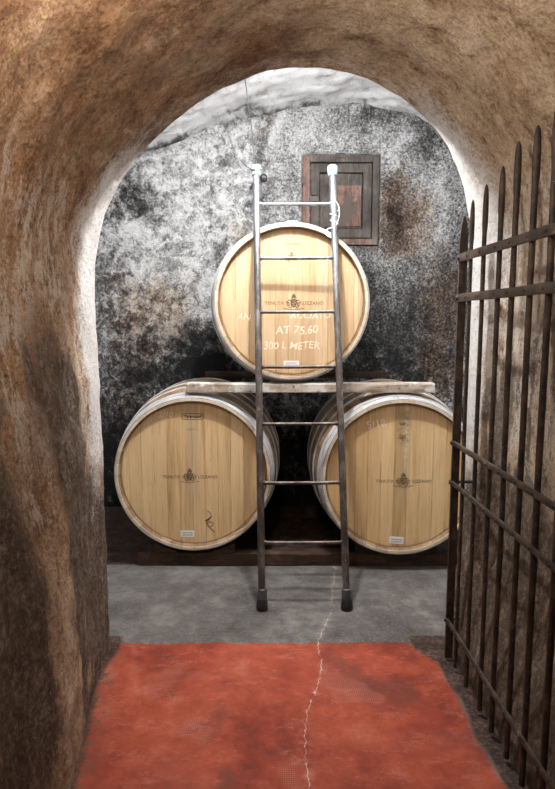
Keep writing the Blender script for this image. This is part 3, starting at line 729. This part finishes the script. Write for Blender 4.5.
# cable from the vault to the ladder top, string scraps
def curve_pts(P, n=8):
    P = [Vector(p) for p in P]; out = []
    for i in range(len(P) - 1):
        p0 = P[max(i - 1, 0)]; p1 = P[i]; p2 = P[i + 1]; p3 = P[min(i + 2, len(P) - 1)]
        for k in range(n):
            t = k / n; out.append(0.5 * ((2 * p1) + (-p0 + p2) * t + (2 * p0 - 5 * p1 + 4 * p2 - p3) * t * t + (-p0 + 3 * p1 - 3 * p2 + p3) * t ** 3))
    out.append(P[-1]); return out
M_CABLE = flat('dark_cable', (0.035, 0.035, 0.038), 0.5, vary=0.3)
tp = Vector((0.131, 2.77, 0)) + lp(-1, 2.205)
b = BM(); b.tube(curve_pts([(-0.19, 3.63, 2.83), (-0.172, 3.56, 2.66), (-0.140, 3.45, 2.42), tuple(tp + Vector((-0.012, 0.026, 0.03))), tuple(tp + Vector((-0.033, 0.0, 0.0))), tuple(tp + Vector((-0.01, -0.033, -0.01))),
                            tuple(tp + Vector((0.030, -0.008, -0.006))), tuple(tp + Vector((0.0, 0.036, 0.0))), tuple(tp + Vector((-0.045, 0.04, 0.020))), tuple(tp + Vector((-0.085, 0.05, 0.06)))]), 0.0028, 8)
tag(b.build('hanging_cable', M_CABLE), 'thin dark cable hanging from the vault and tied around the ladder top', 'cable')
b = BM(); b.tube(curve_pts([(-0.235, 4.395, 2.40 + .36), (-0.225, 4.38, 2.66), (-0.24, 4.39, 2.55), (-0.232, 4.385, 2.50)]), 0.0022, 6)
M_TW = flat('pale_twine', (0.42, 0.38, 0.30), 0.9, vary=0.4, sc=200); M_TWW = flat('white_twine', (0.75, 0.74, 0.70), 0.9, vary=0.2, sc=200)
b.b.free()
L0 = Vector((0.131, 2.77, 0)); r6 = L0 + lp(1, 1.725)
b = BM()
x0 = r6.x - 0.052; yy = r6.y
b.tube(curve_pts([(x0 + .012, yy - .010, 1.722), (x0 + .010, yy - .001, 1.736), (x0 + .008, yy + .011, 1.722), (x0 + .004, yy - .010, 1.705), (x0 - .016, yy - .012, 1.655), (x0 - .020, yy - .012, 1.63),
                  (x0 - .004, yy - .013, 1.605), (x0 + .012, yy - .014, 1.585), (x0 + .004, yy - .015, 1.575), (x0 - .008, yy - .014, 1.60), (x0 - .004, yy - .012, 1.555), (x0 + .003, yy - .012, 1.50)]), 0.0022, 6)
b2 = BM(); b2.tube(curve_pts([(x0 + .010, yy - .010, 1.720), (x0 - .018, yy - .011, 1.700), (x0 - .010, yy - .013, 1.665), (x0 - .016, yy - .011, 1.62), (x0 - .002, yy - .015, 1.580)]), 0.0018, 6)
tw = tag(b.build('twine_scrap', M_TW), 'brownish twine dangling from a ladder rung in front of the upper barrel', 'string', 'twine on the ladder')
b2.build('loose_strand', M_TW, tw)
b = BM(); r7 = L0 + lp(1, 1.93)
def around(z, a, r=RR + .0028):
    c = L0 + lp(1, z); return (c.x + r * math.cos(a), c.y + r * math.sin(a), z)
b.tube(curve_pts([around(1.98 - .006 * k, k * 1.05) for k in range(14)] + [around(1.885, -2.2), around(1.88, -2.9, .035), around(1.86, -2.9, .050), around(1.84, -2.6, .045), around(1.83, -2.3, .030)], 4), 0.0022, 6)
b2 = BM(); b2.tube(curve_pts([around(2.06, -1.9), around(2.03, -1.2), around(2.0, -.6, .03), around(1.95, -.7, .034), around(1.90, -1.0)], 6), 0.0018, 6)
tw = tag(b.build('twine_scrap', M_TWW), 'white twine wound around the right side rail of the ladder', 'string', 'twine on the ladder')
b2.build('loose_strand', M_TWW, tw)

# ------------------------------------------------------------------ hatch in the back wall
M_HW = mat_wood('weathered_dark_hatch_wood', [(0.32, (0.010, 0.009, 0.008)), (0.45, (0.032, 0.027, 0.024)), (0.56, (0.070, 0.060, 0.053)), (0.70, (0.16, 0.14, 0.125))], axis='z', scale=1.0, spots=(0.02, 0.016, 0.014))
M_HR = mat_wood('reddish_worn_hatch_wood', [(0.32, (0.022, 0.016, 0.013)), (0.45, (0.070, 0.040, 0.032)), (0.56, (0.15, 0.090, 0.074)), (0.72, (0.28, 0.21, 0.18))], axis='z', scale=1.0, spots=(0.03, 0.022, 0.018), patch=(0.5, 0.6, (0.055, 0.045, 0.038)))
hat = thing('wooden_hatch', 'small dark weathered wooden hatch set into the back wall above the barrels', 'hatch', ((HX0 + HX1) / 2, YB, HZ0))
W2, HH = (HX1 - HX0) / 2, HZ1 - HZ0
def hbox(b, x0, z0, x1, z1, y0, y1, bev=0.003): b.box((x0, y0, z0), (x1, y1, z1), bev)
b = BM(); hbox(b, -W2, 0, -W2 + 0.052, HH, 0.0, 0.05); b.build('frame_stile', M_HR, hat, False)['label'] = 'reddish left frame post'
b = BM(); hbox(b, W2 - 0.045, 0, W2, HH, 0.0, 0.05); b.build('frame_stile', M_HW, hat, False)
b = BM(); hbox(b, -W2 + .052, HH - 0.048, W2 - .045, HH, 0.0, 0.05); b.build('frame_rail', M_HW, hat, False)
b = BM(); hbox(b, -W2 + .052, 0, W2 - .045, 0.045, 0.0, 0.05); b.build('frame_rail', M_HR, hat, False)
sx0, sx1, sz0, sz1 = -W2 + 0.058, W2 - 0.051, 0.051, HH - 0.054
leaf = BM(); q = []
for (dx, yy_) in ((0, .045), (0, .013), (.003, .010), (.059, .010), (.062, .013), (.062, .045)):
    q.append([leaf.b.verts.new(p) for p in ((sx0 + dx, yy_, sz0 + dx), (sx1 - dx, yy_, sz0 + dx), (sx1 - dx, yy_, sz1 - dx), (sx0 + dx, yy_, sz1 - dx))])
for A_, B_ in zip(q, q[1:] + q[:1]):
    for k in range(4): leaf.b.faces.new((A_[k], A_[(k + 1) % 4], B_[(k + 1) % 4], B_[k]))
lf = leaf.build('shutter_leaf', M_HW, hat, False)
b = BM(); hbox(b, sx0 + .066, sz0 + .066, sx1 - .066, sz1 - .066, 0.030, 0.046); b.build('shutter_panel', M_HW, lf, False)
b = BM(); hbox(b, sx0 + .150, sz0 + .080, sx1 - .072, sz1 - .150, 0.022, 0.032); b.build('inner_board', M_HR, lf, False)['label'] = 'reddish worn board'
b = BM(); hbox(b, sx0 + .072, sz0 + .080, sx0 + .144, sz1 - .150, 0.024, 0.032); b.build('inner_board', M_HW, lf, False)
b = BM(); b.box((sx0 - .01, -0.004, .30), (sx0 + .055, 0.012, .345), .003); lt = b.build('latch', MIRON, hat, False)
b = BM(); b.box((sx0 + .005, -0.012, .345), (sx0 + .04, 0.010, .36), .003); b.build('latch_knob', MIRON, lt, False)
b = BM(); b.box((-.018, -0.014, HH - .02), (.018, 0.008, HH + .012), .005); b.build('turn_button', MIRON, hat, False)
b = BM(); b.box((-W2 - .014, -0.006, HH * .68), (-W2 + .016, .004, HH * .76), .003); b.build('hinge', MIRON, hat, False)
b = BM(); b.tube([(-0.098, YB + 0.01, 2.402), (-0.098, YB - 0.03, 2.402), (-0.098, YB - 0.033, 2.402)], [0.027, 0.027, 0.022], 18); b.tube([(-0.098, YB - 0.033, 2.402), (-0.098, YB - 0.045, 2.402)], 0.012, 12)
tag(b.build('wall_socket', M_RUB), 'small round black fitting on the back wall by the ladder top', 'fitting')

# ------------------------------------------------------------------ iron gate
gate = thing('iron_gate', 'rusty wrought iron bar gate standing open along the right passage wall', 'gate', (0.709, 2.34, 0))
DX = 0.031
def gx(y): return DX * (2.34 - y)          # local x
bars = [(2.253, 1.835, .0075), (2.125, 1.862, .0082), (1.988, 1.888, .0088), (1.876, 1.932, .0095), (1.752, 1.940, .0098), (1.640, 1.965, .010), (1.520, 1.98, .010), (1.400, 1.99, .010)]
def gbar(y, ztop, r, z0=0.02, tip=0.16, wide=1.25, name='gate_bar', seg=8):
    b = BM(); x = gx(y); Y = y - 2.34; pts = []; rs = []; ph = y * 9
    n = 26
    for i in range(n + 1):
        z = z0 + (ztop - tip - z0) * i / n
        pts.append((x + 0.0018 * nz(z * 2, ph, 0), Y + 0.004 * nz(z * 1.5, ph, 4), z)); rs.append(r * (1 + 0.08 * nz(z * 9, ph, 7)))
    for f, k in ((.15, wide * .98), (.35, wide), (.6, wide * .97), (.8, .85 * wide), (.93, .62 * wide), (1.0, 0.30)):
        pts.append((x, Y, ztop - tip + tip * f)); rs.append(r * k)
    b.tube(pts, rs, seg); return b.build(name, MIRON, gate, sharp=60)
for y, zt, r in bars: gbar(y, zt, r)
# hinge stile: flat bar with a pointed head
b = BM(); pts = [(-0.015, 0.01), (0.015, 0.01), (0.015, 1.70), (0.013, 1.745), (0.005, 1.785), (0.0, 1.795), (-0.005, 1.785), (-0.012, 1.745), (-0.015, 1.70)]
vs0 = []; 
for (y0, y1) in ((-0.006, 0.006),):
    b.poly(pts, y0, y1)
b.build('hinge_stile', MIRON, gate, False)
def grail(z, h, th, y_end=1.36, name='gate_rail', dz=0.0, start=2.352, side=-1):
    b = BM(); rings = []; n = 34
    for i in range(n + 1):
        y = start + (y_end - start) * i / n; x = gx(y) + side * 0.011; zz = z + dz * i / n + 0.0018 * nz(y * 5, z, 1)
        hh = h * (1 + 0.06 * nz(y * 8, z, 3)) / 2
        rings.append([b.b.verts.new((x + a * th / 2, y - 2.34, zz + c * hh)) for a, c in ((-1, -.8), (-.7, -1), (.7, -1), (1, -.8), (1, .8), (.7, 1), (-.7, 1), (-1, .8))])
    for A, B in zip(rings, rings[1:]):
        for k in range(8): b.b.faces.new((A[k], A[(k + 1) % 8], B[(k + 1) % 8], B[k]))
    b.b.faces.new(rings[0]); b.b.faces.new(rings[-1][::-1])
    return b.build(name, MIRON, gate, sharp=40)
for z, h, th in ((1.637, .030, .009), (1.486, .030, .009), (0.918, .020, .010), (0.757, .018, .010), (0.176, .020, .010)):
    rl = grail(z, h, th)
    for y, zt, r in bars + [(2.34, 0, 0)]:
        rv = BM(); q = 1.8 if y == 2.34 else 1.0
        rv.tube([(gx(y) - 0.014, y - 2.34, z), (gx(y) - 0.020 - .003 * (q > 1), y - 2.34, z)], [0.0065 * q, 0.0035 * q], 8); rv.build('rivet', MIRON, rl, sharp=60)
for z in (0.757, 0.176):
    b = BM(); b.tube([(0.0, 0.008, z), (0.03, 0.010, z), (0.085, 0.012, z)], 0.006, 8)
    b.build('hinge_pin', MIRON, gate, sharp=60)

# ------------------------------------------------------------------ camera and light
cam = bpy.data.cameras.new('camera'); co = bpy.data.objects.new('camera', cam); C.objects.link(co)
co.location = (0, 0, 1.4); co.rotation_euler = (math.radians(90 - 7.03), 0, 0)
cam.sensor_fit = 'VERTICAL'; cam.sensor_height = 36; cam.sensor_width = 36; cam.lens = 36 * 600 / 789; cam.clip_start = 0.02
bpy.context.scene.camera = co

def point(name, loc, power, col, rad):
    l = bpy.data.lights.new(name, 'POINT'); l.energy = power; l.color = col; l.shadow_soft_size = rad
    o = bpy.data.objects.new(name, l); o.location = loc; C.objects.link(o); return o
point('cellar_lamp', (0.055, 2.62, 2.67), 150, (1.0, 0.97, 0.94), 0.03)
point('passage_lamp', (-0.12, 1.22, 2.13), 29, (1.0, 0.91, 0.80), 0.06)

w = bpy.data.worlds.new('world'); bpy.context.scene.world = w; w.use_nodes = True
w.node_tree.nodes['Background'].inputs[0].default_value = (0.5, 0.5, 0.5, 1); w.node_tree.nodes['Background'].inputs[1].default_value = 0.2
vs = bpy.context.scene.view_settings
vs.view_transform = 'Standard'; vs.look = 'None'; vs.gamma = 1; vs.use_curve_mapping = False; vs.exposure = 0.0
